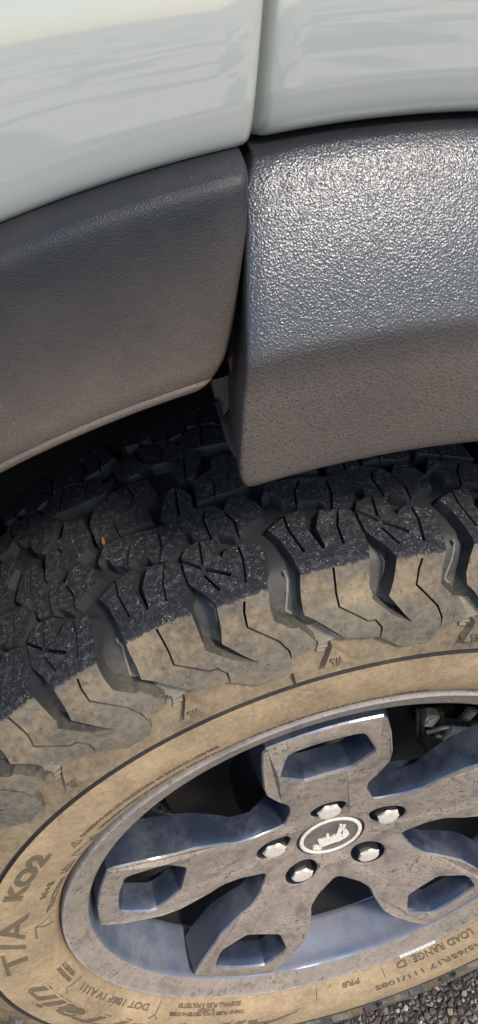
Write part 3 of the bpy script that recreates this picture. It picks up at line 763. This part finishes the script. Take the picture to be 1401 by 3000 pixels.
# lug nut
def nut_mesh():
    V = []; F = []
    rings = [(.0128, .0, 0), (.0128, -.0030, 0), (.0102, -.0055, 0), (.0108, -.0058, 1), (.0108, -.0180, 1), (.0093, -.0197, 2), (.0082, -.0201, 2), (.0060, -.0203, 2)]
    n = 24
    for R, y, hexy in rings:
        for i in range(n):
            t = 2*math.pi*i/n; a6 = (t % (math.pi/3))-math.pi/6
            rr = R*math.cos(math.pi/6)/math.cos(a6) if hexy == 1 else R
            V.append((rr*math.cos(t), y, rr*math.sin(t)))
    for k in range(len(rings)-1):
        for i in range(n): F.append((k*n+i, k*n+(i+1) % n, k*n+n+(i+1) % n, k*n+n+i))
    F.append([len(V)-n+i for i in range(n)])
    return V, F
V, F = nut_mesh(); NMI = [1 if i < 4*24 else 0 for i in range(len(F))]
nutm = None
YP = yf(.0545)+.0162
for k in range(5):
    t = math.radians(SP0+72*k)
    if k: c = sp.copy(); c.rotation_euler = (0, t, 0); C.objects.link(c); c.parent = wheel
    if nutm is None:
        o = mesh_obj('lug_nut', V, F, [NUT, NUT_SHADED], wheel, (0, 0, 0), NMI, 20); nutm = o.data
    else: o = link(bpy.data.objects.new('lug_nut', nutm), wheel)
    o.location = (.0545*math.sin(t), YP-.1, HZ+.0545*math.cos(t)); o.rotation_euler = (0, rng.uniform(0, 1), 0)
# centre cap with ring and emblem
CY = .0325
cap = lathe('center_cap', [(.0318, .050), (.0318, CY+.004), (.0300, CY+.0035), (.0292, CY+.0006), (.0252, CY+.0006), (.0246, CY+.0014), (.012, CY+.0012), (.0001, CY+.0012)], 64, CAPM, wheel, WL, 40)
lathe('ring', [(.0290, CY+.003), (.0289, CY-.0001), (.0284, CY-.0005), (.0258, CY-.0005), (.0253, CY-.0001), (.0252, CY+.003)], 64, CREAM, cap, (0, 0, 0), 40)
E5 = lambda x, y: (860+x*.1995, 2380+y*.1995)
horse = [(300, 575), (318, 552), (360, 542), (415, 542), (395, 515), (390, 488), (372, 472), (385, 460), (440, 448), (485, 430), (508, 414), (490, 394), (508, 374), (540, 376), (540, 400), (525, 430), (560, 420), (600, 396), (635, 380), (662, 335), (680, 270), (700, 240), (736, 238), (724, 262), (708, 298), (745, 252), (786, 238), (776, 262), (732, 310), (708, 350), (702, 380), (735, 374), (746, 322), (790, 300), (816, 325), (836, 352), (826, 376), (790, 410), (740, 436), (690, 466), (630, 482), (560, 507), (480, 538), (430, 556), (370, 566), (345, 573), (385, 574), (432, 574), (416, 595), (360, 601), (315, 593)]
HP = [aty(E5(*q), CY-.0003) for q in horse]
hc = aty((973, 2459), CY-.0003)      # put the emblem on the cap's centre
HPx = [(p[0]-hc[0], p[2]-hc[2]) for p in HP]
n = len(HPx); V = [(x, CY-.0004, z) for x, z in HPx]+[(x, CY+.002, z) for x, z in HPx]
tri_ = tessellate_polygon([[Vector((x, z, 0)) for x, z in HPx]])
F = [list(t) for t in tri_]+[(i, (i+1) % n, (i+1) % n+n, i+n) for i in range(n)]
mesh_obj('emblem', V, F, CREAM, cap)
# balance weight stuck on the rim edge
bw = bmesh.new()
for i in range(9):
    t = math.radians(150.2+1.12*i); p = Vector((.2345*math.sin(t), -.0022, .2345*math.cos(t)))
    box_bm(bw, p, (.0046, .0028, .0040), Matrix.Rotation(t, 3, 'Y'), .0006)
bm_obj('balance_weight', bw, WEIGHT, wheel, WL)
# brake disc turns with the wheel
lathe('brake_disc', [(.03, .076), (.068, .076), (.074, .090), (.074, .112), (.138, .112), (.139, .114), (.139, .132), (.05, .132)], 96, DISC, wheel, WL, 30)

# ------------------------------------------------------------------ brake caliper and shield, fixed to the car
lathe('brake_shield', [(.150, .128), (.146, .136), (.06, .138)], 64, UNDER, car, CARL, 30)
def px(x, y, Y): return Vector(aty((1150+x*.2087, 2050+y*.2087), Y))
bm = bmesh.new()
c0 = px(760, 300, .10); R3 = Matrix.Rotation(math.radians(24), 3, 'Y')
box_bm(bm, c0+Vector((0, .012, .005)), (.060, .045, .036), R3, .006)
box_bm(bm, px(1150, 350, .105), (.045, .04, .045), R3, .006)
cal = bm_obj('brake_caliper', bm, IRON, car, CARL, 40)
bm = bmesh.new(); box_bm(bm, px(960, 480, .072), (.036, .004, .020), R3, .0012); box_bm(bm, px(930, 385, .080), (.040, .018, .004), R3, .0012); box_bm(bm, px(1020, 260, .085), (.010, .006, .028), R3, .001)
bm_obj('cable_bracket', bm, ZINC, cal)
bm = bmesh.new(); box_bm(bm, px(515, 245, .080), (.013, .012, .016), R3, .002); bm_obj('bolt_head', bm, ZINC, cal)
bm = bmesh.new(); box_bm(bm, px(615, 220, .090), (.010, .010, .016), R3, .002); bm_obj('rusty_sleeve', bm, RUST, cal)
bm = bmesh.new(); tube_bm(bm, [px(x, y, .074) for x, y in [(480, 465), (600, 425), (700, 388), (790, 375), (835, 420), (825, 480), (770, 520), (700, 510), (600, 500)]], .0024); bm_obj('return_spring', bm, ZINC, cal, (0, 0, 0), 60)
bm = bmesh.new(); tube_bm(bm, [px(x, y, .078) for x, y in [(420, 150), (425, 300), (415, 440), (440, 520), (520, 530), (600, 510)]], .0026); bm_obj('brake_cable', bm, IRON, cal, (0, 0, 0), 60)
bm = bmesh.new(); tube_bm(bm, [px(x, y, .080) for x, y in [(360, 150), (355, 350), (330, 500), (400, 600), (470, 680), (520, 780)]], .0022); bm_obj('sensor_wire', bm, IRON, cal, (0, 0, 0), 60)
# damper tube behind the upper-left opening
bm = bmesh.new(); p = Vector(aty((695, 2290), .15)); tube_bm(bm, [p+Vector((-.004, 0, -.10)), p+Vector((.03, .0, .16))], .030, 24); bm_obj('damper', bm, IRON, car, CARL, 40)

# dry leaf scrap caught between tread blocks
lt = tread_pt((305, 1590)); t = lt[0]/RREF; R0 = r_tread(lt[1])+.0006
c = np.array([R0*math.sin(t), lt[1], R0*math.cos(t)+HZ])
d1 = np.array(aty((300, 1572), lt[1]))-np.array(aty((310, 1610), lt[1])); d1 = d1/np.linalg.norm(d1)*.0034; d2 = np.array([.0009, -.0003, .0001])
V = []
for h in (0, .0007):
    for u, v in ((-1, -.3), (-.4, -1), (.3, -.8), (1, -.2), (.5, .8), (-.2, 1), (-.8, .6)): V.append(d1*u+d2*v+np.array([0, 0, h+.0006*abs(u)]))
n = 7
lf = NT('dry_leaf'); lf.p(Base_Color=lf.mix(lf.noise(700, 3), (.40, .15, .045), (.22, .08, .03)), Roughness=.7)
leaf = mesh_obj('leaf_scrap', V, [tuple(range(n, 2*n)), tuple(range(n-1, -1, -1))]+[(i, (i+1) % n, (i+1) % n+n, i+n) for i in range(n)], lf.m, None, tuple(c))
leaf['label'] = 'tiny orange dry leaf scrap stuck on the black tyre tread'; leaf['category'] = 'leaf'
